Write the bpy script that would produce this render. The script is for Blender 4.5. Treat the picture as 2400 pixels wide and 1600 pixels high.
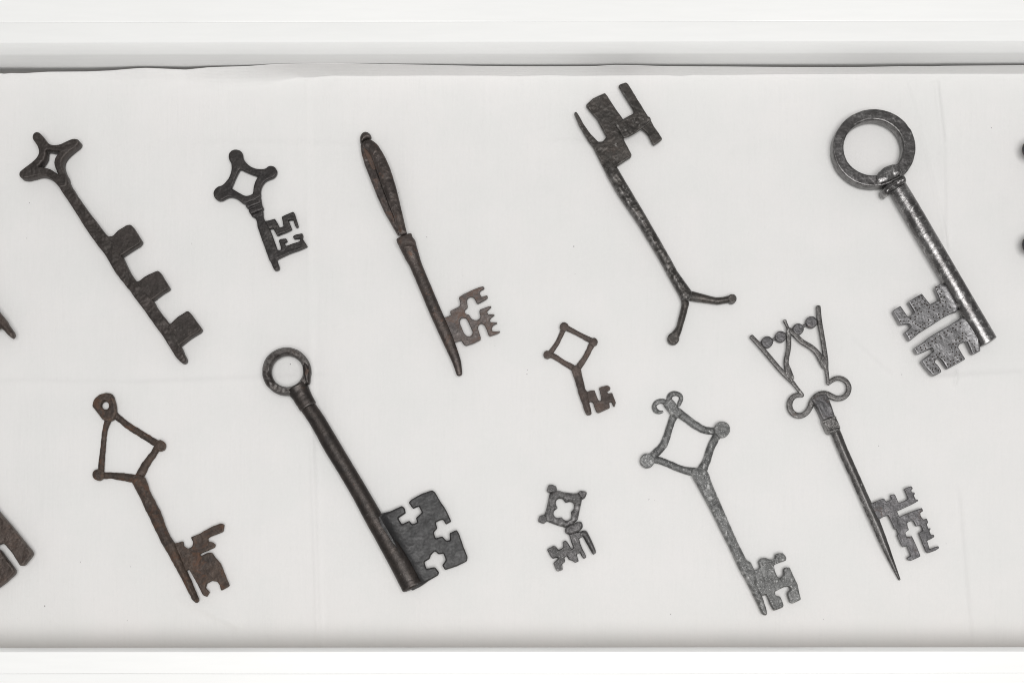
import bpy, math, random
import numpy as np
from mathutils import Vector, noise
from mathutils.geometry import delaunay_2d_cdt

random.seed(7)
for o in list(bpy.data.objects):
    bpy.data.objects.remove(o)
scene = bpy.context.scene
COL = scene.collection

# ---------------------------------------------------------------- camera
S = 0.0004            # metres per photograph pixel on the cloth
H = 1.30              # camera height above the cloth
NX, NY = 1200.0, 1480.0
cam_d = bpy.data.cameras.new('camera')
cam = bpy.data.objects.new('camera', cam_d)
COL.objects.link(cam)
cam.location = (0, 0, H)
cam_d.sensor_width = 36.0
cam_d.lens = 36.0 * H / (2400 * S)
cam_d.shift_y = (NY - 800) / 2400.0
cam_d.clip_start = 0.05
cam_d.clip_end = 50
scene.camera = cam

# ---------------------------------------------------------------- light
world = bpy.data.worlds.new('World')
scene.world = world
world.use_nodes = True
bg = world.node_tree.nodes['Background']
bg.inputs[0].default_value = (1.0, 0.985, 0.965, 1)
bg.inputs[1].default_value = 0.33

def area(name, loc, target, sx, sy, power, col):
    d = bpy.data.lights.new(name, 'AREA')
    d.shape = 'RECTANGLE'
    d.size, d.size_y = sx, sy
    d.energy = power
    d.color = col
    o = bpy.data.objects.new(name, d)
    COL.objects.link(o)
    o.location = loc
    o.rotation_euler = (Vector(target) - Vector(loc)).to_track_quat('-Z', 'Y').to_euler()
    return o

area('studio_softbox', (0.22, -0.22, 2.8), (0.03, 0.22, 0), 1.7, 1.5, 63.0, (1.0, 0.99, 0.975))

scene.view_settings.view_transform = 'Standard'
scene.view_settings.look = 'None'
scene.view_settings.gamma = 1.0
scene.view_settings.exposure = 0.0
scene.view_settings.use_curve_mapping = False
scene.cycles.filter_width = 1.0

# ---------------------------------------------------------------- helpers
def P(px, py, z=0.0):
    k = S * (H - z) / H
    return ((px - NX) * k, (NY - py) * k)

def tag(o, label=None, cat=None, group=None, kind=None):
    if label: o['label'] = label
    if cat: o['category'] = cat
    if group: o['group'] = group
    if kind: o['kind'] = kind
    return o

def empty(name, loc):
    o = bpy.data.objects.new(name, None)
    o.empty_display_size = 0.02
    COL.objects.link(o)
    o.location = loc
    return o

def link_mesh(name, verts, faces, mat, parent=None, origin=(0, 0, 0), smooth=True, sharp=None):
    me = bpy.data.meshes.new(name)
    v = np.asarray(verts, dtype=float) - np.asarray(origin, dtype=float)
    me.from_pydata(v.tolist(), [], faces)
    me.update()
    me.validate()
    if smooth:
        me.shade_smooth()
        if sharp is not None:
            me.set_sharp_from_angle(angle=math.radians(sharp))
    me.materials.append(mat)
    o = bpy.data.objects.new(name, me)
    COL.objects.link(o)
    if parent is not None:
        o.parent = parent
    else:
        o.location = origin
    return o

# ---------------------------------------------------------------- materials
def nodes(name):
    m = bpy.data.materials.new(name)
    m.use_nodes = True
    nt = m.node_tree
    return m, nt, nt.nodes['Principled BSDF']

def nnoise(nt, vec, scale, detail=4.0, rough=0.55, dist=0.0):
    n = nt.nodes.new('ShaderNodeTexNoise')
    n.inputs['Scale'].default_value = scale
    n.inputs['Detail'].default_value = detail
    n.inputs['Roughness'].default_value = rough
    n.inputs['Distortion'].default_value = dist
    nt.links.new(vec, n.inputs['Vector'])
    return n.outputs['Fac']

def nramp(nt, fac, a, b, va=0.0, vb=1.0):
    n = nt.nodes.new('ShaderNodeMapRange')
    n.interpolation_type = 'SMOOTHSTEP'
    n.inputs[1].default_value = a
    n.inputs[2].default_value = b
    n.inputs[3].default_value = va
    n.inputs[4].default_value = vb
    nt.links.new(fac, n.inputs[0])
    return n.outputs[0]

def nmix(nt, fac, a, b):
    n = nt.nodes.new('ShaderNodeMix')
    n.data_type = 'RGBA'
    if isinstance(fac, (int, float)):
        n.inputs[0].default_value = fac
    else:
        nt.links.new(fac, n.inputs[0])
    for k, c in ((6, a), (7, b)):
        if isinstance(c, tuple):
            n.inputs[k].default_value = (*c, 1)
        else:
            nt.links.new(c, n.inputs[k])
    return n.outputs[2]

def nmath(nt, op, a, b):
    n = nt.nodes.new('ShaderNodeMath')
    n.operation = op
    for k, c in ((0, a), (1, b)):
        if isinstance(c, (int, float)):
            n.inputs[k].default_value = c
        else:
            nt.links.new(c, n.inputs[k])
    return n.outputs[0]

def nbump(nt, height, strength, dist, prev=None):
    n = nt.nodes.new('ShaderNodeBump')
    n.inputs['Strength'].default_value = strength
    n.inputs['Distance'].default_value = dist
    nt.links.new(height, n.inputs['Height'])
    if prev is not None:
        nt.links.new(prev, n.inputs['Normal'])
    return n.outputs[0]

def iron(name, dark, mid, light, rust, rust_amt=0.3, light_amt=0.25, speck=0.3, metal=0.75,
         r0=0.42, r1=0.62, seed=0.0, edge=0.5, bump=0.5):
    m, nt, b = nodes(name)
    tc = nt.nodes.new('ShaderNodeTexCoord')
    mp = nt.nodes.new('ShaderNodeMapping')
    mp.inputs['Location'].default_value = (seed, seed * 1.7, seed * 0.3)
    nt.links.new(tc.outputs['Object'], mp.inputs['Vector'])
    v = mp.outputs[0]
    big = nnoise(nt, v, 55, 5, 0.6, 0.4)
    med = nnoise(nt, v, 190, 5, 0.65, 0.3)
    fine = nnoise(nt, v, 620, 4, 0.7)
    grain = nnoise(nt, v, 1500, 2, 0.6)
    rn = nnoise(nt, v, 85, 6, 0.7, 0.6)
    c = nmix(nt, nramp(nt, big, 0.35, 0.68), dark, mid)
    c = nmix(nt, nramp(nt, fine, 0.42, 0.72, 0.0, 0.6), c, tuple(x * 0.45 for x in dark))
    la = nramp(nt, med, 0.74 - 0.34 * light_amt, 0.86 - 0.3 * light_amt)
    la = nmath(nt, 'MULTIPLY', la, nramp(nt, grain, 0.22, 0.55, .2, 1.0))
    c = nmix(nt, la, c, light)
    ra = nramp(nt, rn, 0.72 - 0.36 * rust_amt, 0.86 - 0.34 * rust_amt, 0.0, 0.85)
    ra = nmath(nt, 'MULTIPLY', ra, nramp(nt, fine, 0.25, 0.55, 0.35, 1.0))
    c = nmix(nt, ra, c, rust)
    sp = nramp(nt, grain, 0.70 - 0.1 * speck, 0.82 - 0.1 * speck, 0.0, speck)
    c = nmix(nt, sp, c, tuple(min(1, x * 2.2) for x in light))
    # worn ridges and edges
    ge = nt.nodes.new('ShaderNodeNewGeometry')
    pe = nramp(nt, ge.outputs['Pointiness'], 0.51, 0.575, 0.0, edge)
    pe = nmath(nt, 'MULTIPLY', pe, nramp(nt, med, 0.38, 0.62, 0.1, 1.0))
    c = nmix(nt, pe, c, light)
    nt.links.new(c, b.inputs['Base Color'])
    b.inputs['Metallic'].default_value = metal
    rr = nramp(nt, med, 0.3, 0.7, r0 - .07, r1 - .05)
    rr = nmath(nt, 'ADD', rr, nmath(nt, 'MULTIPLY', ra, 0.25))
    nt.links.new(rr, b.inputs['Roughness'])
    n1 = nbump(nt, med, 0.55 * bump, 0.0016)
    n2 = nbump(nt, fine, 0.6 * bump, 0.0007, n1)
    n3 = nbump(nt, grain, 0.35 * bump, 0.0003, n2)
    nt.links.new(n3, b.inputs['Normal'])
    return m

M_star = iron('black_brown_iron', (.040, .034, .031), (.060, .050, .046), (.17, .15, .14), (.075, .052, .044), .2, .25, .25, .55, .5, .7, 1.1)
M_small = iron('blackened_iron', (.034, .031, .031), (.052, .047, .045), (.16, .15, .15), (.07, .05, .04), .1, .15, .15, .6, .45, .6, 2.3)
M_collar = iron('rusted_collar_iron', (.065, .052, .047), (.092, .070, .061), (.17, .14, .13), (.115, .076, .060), .5, .2, .2, .4, .55, .75, 3.1)
M_leaf = iron('brown_iron', (.056, .047, .044), (.088, .072, .065), (.24, .21, .20), (.145, .082, .058), .5, .35, .25, .68, .38, .58, 3.7)
M_leafbit = iron('rusted_grey_iron', (.098, .086, .083), (.145, .122, .114), (.27, .25, .24), (.165, .108, .085), .65, .4, .2, .5, .5, .7, 4.1)
M_fork = iron('dark_bar_iron', (.045, .041, .038), (.075, .066, .060), (.26, .25, .24), (.078, .054, .044), .3, .38, .3, .6, .42, .6, 5.9, .6, .32)
M_ring = iron('polished_iron', (.125, .12, .12), (.25, .245, .245), (.48, .475, .47), (.12, .09, .075), .2, .6, .06, .95, .27, .40, 6.3, .7, .28)
M_ringbit = iron('punched_iron', (.165, .163, .167), (.22, .217, .222), (.36, .355, .36), (.14, .11, .095), .15, .25, .12, .8, .4, .52, 6.1, .8, .4)
M_ringbow = iron('grey_filed_iron', (.095, .091, .091), (.145, .141, .141), (.30, .295, .29), (.09, .07, .06), .1, .4, .12, .85, .36, .50, 6.8, .8, .22)
M_bigbit = iron('black_flat_iron', (.018, .018, .019), (.026, .025, .026), (.09, .085, .08), (.075, .045, .034), .12, .12, .2, .2, .45, .58, 8.9, .6, .2)
M_forkshaft = iron('worn_bar_iron', (.050, .047, .045), (.085, .078, .073), (.28, .27, .265), (.078, .054, .044), .25, .56, .25, .75, .36, .52, 5.2, .6, .32)
M_kite = iron('rusted_iron', (.048, .037, .032), (.088, .063, .050), (.24, .18, .145), (.135, .075, .050), .62, .28, .35, .45, .55, .75, 7.7, .5, .9)
M_big = iron('oiled_black_iron', (.038, .033, .031), (.062, .051, .046), (.17, .16, .155), (.11, .064, .046), .25, .26, .2, .65, .36, .52, 8.2, .6, .28)
M_tiny = iron('crusted_iron', (.068, .054, .049), (.125, .095, .083), (.27, .24, .22), (.125, .082, .066), .5, .35, .5, .4, .6, .78, 9.4, .5, 1.0)
M_quat = iron('grey_cast_iron', (.070, .068, .068), (.115, .110, .112), (.36, .35, .35), (.10, .06, .05), .15, .45, .6, .6, .42, .6, 10.2, .7, .8)
M_grey = iron('galvanised_grey_iron', (.100, .101, .100), (.185, .186, .185), (.46, .46, .455), (.12, .09, .075), .1, .55, .7, .55, .45, .62, 11.5, .6, .9)
M_crown = iron('steel_grey_iron', (.080, .076, .074), (.135, .130, .128), (.44, .43, .42), (.095, .065, .053), .35, .4, .5, .7, .36, .56, 12.6, .8)
M_crownbit = iron('steel_rust_iron', (.085, .083, .086), (.14, .135, .14), (.34, .33, .33), (.105, .068, .055), .45, .3, .35, .65, .42, .6, 13.6, .6)
M_edge = iron('brown_rust_iron', (.055, .042, .036), (.09, .068, .058), (.24, .21, .19), (.12, .078, .062), .45, .3, .35, .45, .5, .7, 14.6, .5, .9)
M_pit = iron('pit_rust', (.014, .011, .010), (.035, .025, .020), (.06, .045, .035), (.08, .045, .03), .4, .1, .0, .1, .7, .85, 15.1)
M_rustpatch = iron('orange_rust', (.072, .050, .041), (.105, .070, .054), (.18, .12, .09), (.13, .08, .058), .6, .2, .1, .2, .7, .85, 16.1)

def white_paint():
    m, nt, b = nodes('white_paint')
    tc = nt.nodes.new('ShaderNodeTexCoord')
    mp = nt.nodes.new('ShaderNodeMapping')
    mp.inputs['Scale'].default_value = (6, 60, 60)
    nt.links.new(tc.outputs['Object'], mp.inputs['Vector'])
    n = nnoise(nt, mp.outputs[0], 3, 5, 0.6)
    n2 = nnoise(nt, tc.outputs['Object'], 900, 2, 0.5)
    c = nmix(nt, nramp(nt, n, 0.3, 0.7), (.895, .902, .90), (.915, .921, .918))
    nt.links.new(c, b.inputs['Base Color'])
    b.inputs['Roughness'].default_value = 0.42
    nt.links.new(nbump(nt, n2, 0.12, 0.0004, nbump(nt, n, 0.15, 0.0006)), b.inputs['Normal'])
    return m
M_white = white_paint()

def cloth_mat():
    m, nt, b = nodes('white_cotton')
    tc = nt.nodes.new('ShaderNodeTexCoord')
    ob = tc.outputs['Object']
    w1 = nt.nodes.new('ShaderNodeTexWave'); w1.bands_direction = 'X'
    w2 = nt.nodes.new('ShaderNodeTexWave'); w2.bands_direction = 'Y'
    for w in (w1, w2):
        w.inputs['Scale'].default_value = 330
        w.inputs['Distortion'].default_value = 1.2
        w.inputs['Detail'].default_value = 2
        w.inputs['Detail Scale'].default_value = 0.4
        nt.links.new(ob, w.inputs['Vector'])
    weave = nmath(nt, 'ADD', w1.outputs['Fac'], w2.outputs['Fac'])
    big = nnoise(nt, ob, 14, 5, 0.6)
    streak = nt.nodes.new('ShaderNodeMapping')
    streak.inputs['Scale'].default_value = (160, 9, 20)
    nt.links.new(ob, streak.inputs['Vector'])
    st = nnoise(nt, streak.outputs[0], 2.0, 3, 0.6)
    streak2 = nt.nodes.new('ShaderNodeMapping')
    streak2.inputs['Scale'].default_value = (9, 160, 20)
    nt.links.new(ob, streak2.inputs['Vector'])
    st2 = nnoise(nt, streak2.outputs[0], 2.0, 3, 0.6)
    c = nmix(nt, nramp(nt, big, 0.35, 0.65), (.762, .761, .755), (.782, .773, .769))
    s = nmath(nt, 'MULTIPLY', nramp(nt, st, .45, .8, 0, .5), nramp(nt, st2, .3, .7))
    c = nmix(nt, s, c, (.73, .728, .72))
    nt.links.new(c, b.inputs['Base Color'])
    b.inputs['Roughness'].default_value = 0.9
    b.inputs['Specular IOR Level'].default_value = 0.15
    b.inputs['Sheen Weight'].default_value = 0.08
    nb = nbump(nt, weave, 0.2, 0.0003)
    nb = nbump(nt, st, 0.25, 0.0008, nb)
    nb = nbump(nt, nnoise(nt, ob, 60, 5, 0.6, 0.5), 0.25, 0.0015, nb)
    nt.links.new(nb, b.inputs['Normal'])
    return m
M_cloth = cloth_mat()

def plain(name, col, rough=.8):
    m, nt, b = nodes(name)
    tc = nt.nodes.new('ShaderNodeTexCoord')
    n = nnoise(nt, tc.outputs['Object'], 40, 4)
    c = nmix(nt, n, tuple(x * .85 for x in col), tuple(min(1, x * 1.15) for x in col))
    nt.links.new(c, b.inputs['Base Color'])
    b.inputs['Roughness'].default_value = rough
    return m
M_lint = plain('dark_lint', (.08, .075, .07))
M_board = plain('bare_wood', (.50, .44, .37))

# ---------------------------------------------------------------- the display case
Z_RIM, Z_LIP = 0.053, 0.0420
XE = 0.72                      # half length built (the case runs on past the frame)

def prism(name, section_l, section_r, mat, parent, nseg=24):
    """a moulding swept along X from -XE to XE; sections are (y, z) lists, lightly uneven"""
    n = len(section_l)
    V, F = [], []
    for i in range(nseg + 1):
        t = i / nseg
        x = -XE + 2 * XE * t
        for k in range(n):
            y = section_l[k][0] * (1 - t) + section_r[k][0] * t
            z = section_l[k][1] * (1 - t) + section_r[k][1] * t
            y += 0.00018 * noise.noise((x * 6, k * 3.1, parent.location.y + 2))
            z += 0.00014 * noise.noise((x * 5, k * 5.3, 7))
            V.append((x, y, z))
    for i in range(nseg):
        for k in range(n):
            a, b_ = i * n + k, i * n + (k + 1) % n
            F.append((a, b_, b_ + n, a + n))
    F.append(tuple(range(n - 1, -1, -1)))
    F.append(tuple(range(nseg * n, nseg * n + n)))
    o = link_mesh(name, V, F, mat, parent, parent.location, True, 24)
    return o

case = empty('display_case', (0, 0.25, -0.02))
tag(case, 'white painted shallow display case, rails above and below the keys', 'display case')

def yw(py, z):                 # row in the photograph at height z -> metres
    return (NY - py) * S * (H - z) / H

def rail_sections(pys, zs, slope):
    """rows given at mid picture; slope = change of row from left to right end of the frame"""
    out = []
    for sgn in (-1, 1):
        d = slope / 2 * sgn * (XE / 0.48)
        out.append([(yw(p + d, z), z) for p, z in zip(pys, zs)])
    return out

def full_sections(zs, ys, slope):
    """slope = change of row from left to right end of the frame, in photograph pixels"""
    res = []
    for sgn in (-1, 1):
        d = slope / 2 * sgn * (XE / 0.48) * S
        res.append([(y - d, z) for y, z in zip(ys, zs)])
    return res
ZF = -0.030
# far (upper) inner rail: top face, rounded arris, chamfer, inner wall going down
ylip = yw(127.0, Z_LIP)
def wall_y(z):                 # the inner wall is gently hollowed towards its foot
    return ylip + .0054 * (max(0.0, Z_LIP - z) / Z_LIP) ** 2
zs = [Z_RIM - .00032, Z_RIM - .0001, Z_RIM, Z_RIM, Z_RIM - .0007, Z_LIP + .0008, Z_LIP - .0006, .030, .020, .010, 0.0, ZF, ZF]
ys = [yw(51.15, Z_RIM), yw(52.1, Z_RIM), yw(54.0, Z_RIM), yw(98.4, Z_RIM), yw(100.8, Z_RIM - .0007), yw(125.4, Z_LIP + .0008), ylip] + [wall_y(z) for z in (.030, .020, .010, 0.0)] + [ylip + .010, yw(51.15, Z_RIM)]
prism('inner_rail', *full_sections(zs, ys, -4.6), M_white, case)
# far outer rail with a shallow joint to the inner one
yj = yw(51.0, Z_RIM)
zs = [Z_RIM - .00032, Z_RIM - .0001, Z_RIM, Z_RIM, ZF, ZF]
ys = [yj, yj + .0004, yj + .0011, yj + .085, yj + .085, yj]
prism('outer_rail', *full_sections(zs, ys, -4.6), M_white, case)
# near (lower) inner rail
Z_LIP2, Z_RIM2 = .0590, .0650
yl2 = yw(1516.0, Z_LIP2)
zs = [ZF, ZF, -.002, Z_LIP2 - .0006, Z_LIP2 + .0006, Z_RIM2 - .0007, Z_RIM2, Z_RIM2, Z_RIM2 - .0001, Z_RIM2 - .00032]
ys = [yw(1576.85, Z_RIM2), yl2 - .0100, yl2 - .0070, yl2, yl2 - .0002, yw(1524.6, Z_RIM2 - .0007), yw(1526.6, Z_RIM2), yw(1574.0, Z_RIM2), yw(1575.9, Z_RIM2), yw(1576.85, Z_RIM2)]
prism('inner_rail', *full_sections(zs, ys, -1.6), M_white, case)
yj = yw(1577.0, Z_RIM2)
zs = [ZF, ZF, Z_RIM2, Z_RIM2, Z_RIM2 - .0001, Z_RIM2 - .00032]
ys = [yj, yj - .085, yj - .085, yj - .0011, yj - .0004, yj]
prism('outer_rail', *full_sections(zs, ys, -1.6), M_white, case)
# unseen wood-toned lining, added on the near inner side to cut bounce onto the cloth
zs = [Z_LIP2 - .004, -.002, -.002, Z_LIP2 - .004]
ys = [yl2 - .0008, yl2 - .0058, yl2 - .0100, yl2 - .0050]
prism('shade_lining', *full_sections(zs, ys, -1.6), M_board, case, 8)
# floor of the case and the padded board the cloth is laid over
zs = [-.0175, -.0175, -.027, -.027]
ys = [yl2 - .0065, ylip + .0005, ylip + .0005, yl2 - .0065]
prism('base_board', *full_sections(zs, ys, -3.0), M_board, case, 4)

# ---------------------------------------------------------------- the cloth
def interp(x, table):
    return float(np.interp(x, [t[0] for t in table], [t[1] for t in table]))

# row where the visible cloth ends (its far end against the wall), row where the top surface folds down,
# depth of the step behind the fold (m), width of the fold (m)
EDGE = [(-600, 172), (-60, 171), (0, 172.5), (10, 173.8), (25, 172), (55, 172.6), (85, 170.6), (112, 169), (200, 168.5), (260, 166), (330, 160.5), (350, 160), (372, 161), (437, 164), (495, 158.5), (590, 155.5),
        (650, 151), (700, 150), (740, 149.5), (790, 148.8), (900, 151), (1000, 153), (1120, 155.5), (1220, 156.5), (1330, 156.5), (1390, 156),
        (1440, 153.2), (1490, 154), (1560, 156.3), (1700, 157), (1850, 158.3), (2000, 158.5), (2100, 156.5), (2180, 156.5), (2200, 155.4), (2400, 154), (3000, 152)]
FOLD = [(-600, 172), (0, 172.5), (10, 173.8), (25, 172), (55, 172.8), (100, 171), (112, 170.5), (200, 171), (350, 168), (500, 172), (640, 177), (715, 181.5), (735, 180), (780, 176.2), (850, 177), (1000, 176), (1150, 176), (1210, 177.3), (1290, 175),
        (1340, 176.8), (1550, 175), (1600, 176.8), (1625, 174.3), (1700, 174.6), (1850, 172.6), (2000, 172.2), (2150, 170.8), (2190, 171.6), (2205, 170.2), (2400, 168.2), (3000, 165)]
# width of the turn-up against the wall (m): crisp fold at both ends, soft roll in between
SOFT = [(-600, .010), (80, .010), (115, .010), (180, .016), (350, .022), (520, .018), (640, .011), (700, .0050), (735, .0026), (790, .0016), (3000, .0016)]
YCREST = 0.5246

def seg_d(x, y, x0, y0, x1, y1):
    dx, dy = x1 - x0, y1 - y0
    L = dx * dx + dy * dy
    t = ((x - x0) * dx + (y - y0) * dy) / L
    tc = np.clip(t, 0, 1)
    ex, ey = x - (x0 + tc * dx), y - (y0 + tc * dy)
    d = np.sqrt(ex * ex + ey * ey)
    side = np.sign(dx * (y - y0) - dy * (x - x0))
    return d * side, t
CREASES = [  # x0,y0,x1,y1 (photograph pixels), height m, width px, step m
    (722, 186, 730, 860, .00016, 6, .00022), (730, 860, 732, 1010, .0005, 6, .0004), (732, 1010, 748, 1510, .00045, 6, .00028),
    (2196, 186, 2212, 330, .0005, 6, .0004), (2212, 330, 2216, 620, .0003, 7, .0003), (2216, 620, 2240, 900, .0002, 8, .0002), (2245, 1150, 2275, 1500, .0003, 9, .0003),
    (2122, 178, 2142, 245, .00025, 3, .0001), (2142, 245, 2175, 370, .00025, 3, .0001), (2175, 370, 2225, 600, .0003, 3.5, .0001),
    (470, 335, 930, 338, .00012, 10, .00018), (0, 893, 300, 898, .00018, 8, .00015), (300, 898, 760, 880, .00018, 8, .0002),
    (2180, 885, 2400, 872, .00018, 8, .0002), (2244, 868, 2238, 905, .0005, 2.5, .0001),
    (690, 176, 722, 182, -.0008, 4, 0), (722, 182, 770, 176, -.0006, 4, 0),
    (1280, 330, 1500, 335, .00012, 9, .0001), (1140, 190, 1150, 560, .0001, 8, .0001), (560, 1470, 420, 1400, .0003, 10, .0003),
    (1765, 1300, 1800, 1420, .0002, 4, .0001), (2000, 800, 2090, 880, .00015, 6, .0001),
]
NXC = 860
xs_px = np.linspace(-560, 2960, NXC)
cols_v = []
for i, xp in enumerate(xs_px):
    row, soft = interp(xp, EDGE), interp(xp, SOFT)
    zc = .004
    for _ in range(8):                  # height at which the free edge is seen at its row
        Yend = ylip + .0008
        zc = max(.0006, H * (1 - Yend / ((NY - row) * S)))
    g = np.clip((soft - .0016) / .0060, 0, 1)
    Yend = Yend * (1 - g) + min(YCREST, (NY - row) * S - .0002) * g
    zc = max(.0004, H * (1 - Yend / ((NY - row) * S)))
    Yf = min((NY - interp(xp, FOLD)) * S, Yend - .0012) * (1 - g) + (Yend - soft) * g
    Y0 = yl2 - .0060
    Yt = Yf - .010
    ys_ = np.concatenate([np.linspace(Y0, Yt, 280, endpoint=False), np.linspace(Yt, Yf - .0006, 12, endpoint=False), np.linspace(Yf - .0006, Yend, 26)])
    t = np.clip((ys_ - Yf + .0006) / (Yend - Yf + .0006), 0, 1)
    zz = zc * ((.85 * t + .15 * t ** 2) * (1 - g) + t ** 1.9 * g)
    hem_y = Yend + np.array([.0003, .0006, .0008])
    hem_z = zz[-1] + np.array([-.0002, -.0008, -.003])
    cols_v.append((np.full(len(ys_) + 3, (xp - NX) * S), np.concatenate([ys_, hem_y]), np.concatenate([zz, hem_z])))
X = np.array([c[0] for c in cols_v]); Y = np.array([c[1] for c in cols_v]); Z = np.array([c[2] for c in cols_v])
px, py = X / S + NX, NY - Y / S
flat = np.clip((py - 176) / 14, 0, 1)
for (x0, y0, x1, y1, hgt, wd, stp) in CREASES:
    d, t = seg_d(px, py, x0, y0, x1, y1)
    fade = np.clip((t + .06) / .12, 0, 1) * np.clip((1.06 - t) / .12, 0, 1)
    hgt, stp = hgt * 3.4, stp * 4.8
    Z += flat * (hgt * np.exp(-(d / wd) ** 2) * fade + stp * fade * np.exp(-(d / (wd * 5)) ** 2) * np.tanh(d / wd * 1.4) * .5)
und = np.zeros_like(Z)
for ii in range(X.shape[0]):
    for jj in range(0, X.shape[1]):
        und[ii, jj] = (noise.noise((px[ii, jj] * .0045, py[ii, jj] * .0045, 1.3)) * .0008 + noise.noise((px[ii, jj] * .014, py[ii, jj] * .011, 5.3)) * .00045 + noise.noise((px[ii, jj] * .045, py[ii, jj] * .022, 8.3)) * .00009)
Z += (und - .0009) * np.clip(flat + .15, 0, 1)
nr = X.shape[1]
V = np.stack([X, Y, Z], -1).reshape(-1, 3)
F = []
for i in range(NXC - 1):
    for j in range(nr - 1):
        a = i * nr + j
        F.append((a, a + nr, a + nr + 1, a + 1))
cloth = link_mesh('cloth', V, F, M_cloth, None, (0, 0.25, 0))
tag(cloth, 'creased off-white cotton cloth lining the case under the keys', 'cloth')

# ---------------------------------------------------------------- part builders
def crop(ox, oy, s):
    return lambda u, v: (ox + u / s, oy + v / s)

def round_poly(pts, rad):
    n, out = len(pts), []
    for i in range(n):
        p0, p, p1 = np.array(pts[i - 1]), np.array(pts[i]), np.array(pts[(i + 1) % n])
        l0, l1 = np.linalg.norm(p0 - p), np.linalg.norm(p1 - p)
        if l0 < 1e-6 or l1 < 1e-6:
            continue
        a = p + (p0 - p) / l0 * min(rad, .46 * l0)
        b = p + (p1 - p) / l1 * min(rad, .46 * l1)
        for t in (0, .25, .5, .75, 1):
            out.append((1 - t) ** 2 * a + 2 * t * (1 - t) * p + t * t * b)
    return out

def resample(loop, step):
    p = np.array(loop + [loop[0]])
    L = np.concatenate([[0], np.cumsum(np.linalg.norm(np.diff(p, axis=0), axis=1))])
    n = max(8, int(L[-1] / step))
    s = np.linspace(0, L[-1], n, endpoint=False)
    return np.stack([np.interp(s, L, p[:, 0]), np.interp(s, L, p[:, 1])], -1)

def loop_normals(p):
    t = np.roll(p, -1, 0) - np.roll(p, 1, 0)
    t /= np.maximum(np.linalg.norm(t, axis=1, keepdims=True), 1e-9)
    n = np.stack([-t[:, 1], t[:, 0]], -1)
    area_ = np.sum(p[:, 0] * np.roll(p[:, 1], -1) - np.roll(p[:, 0], -1) * p[:, 1])
    return n if area_ > 0 else -n        # inward for the outer loop

from mathutils.kdtree import KDTree
def dist_to(pts, loops):
    """distance to the outline, taken to its points every 0.3 px"""
    dense = np.concatenate([resample([tuple(p) for p in lp], .3) for lp in loops])
    t = KDTree(len(dense))
    for i, (x, y) in enumerate(dense.tolist()):
        t.insert((x, y, 0), i)
    t.balance()
    return np.array([t.find((x, y, 0))[2] for x, y in pts.tolist()])

def inside(pts, loops):
    cnt = np.zeros(len(pts), int)
    x, y = pts[:, 0], pts[:, 1]
    for lp in loops:
        for (x0, y0), (x1, y1) in zip(lp, np.roll(lp, -1, 0)):
            c = (y0 > y) != (y1 > y)
            if c.any():
                xx = (x1 - x0) * (y - y0) / (y1 - y0 + 1e-15) + x0
                cnt += (c & (x < xx))
    return cnt % 2 == 1

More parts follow.
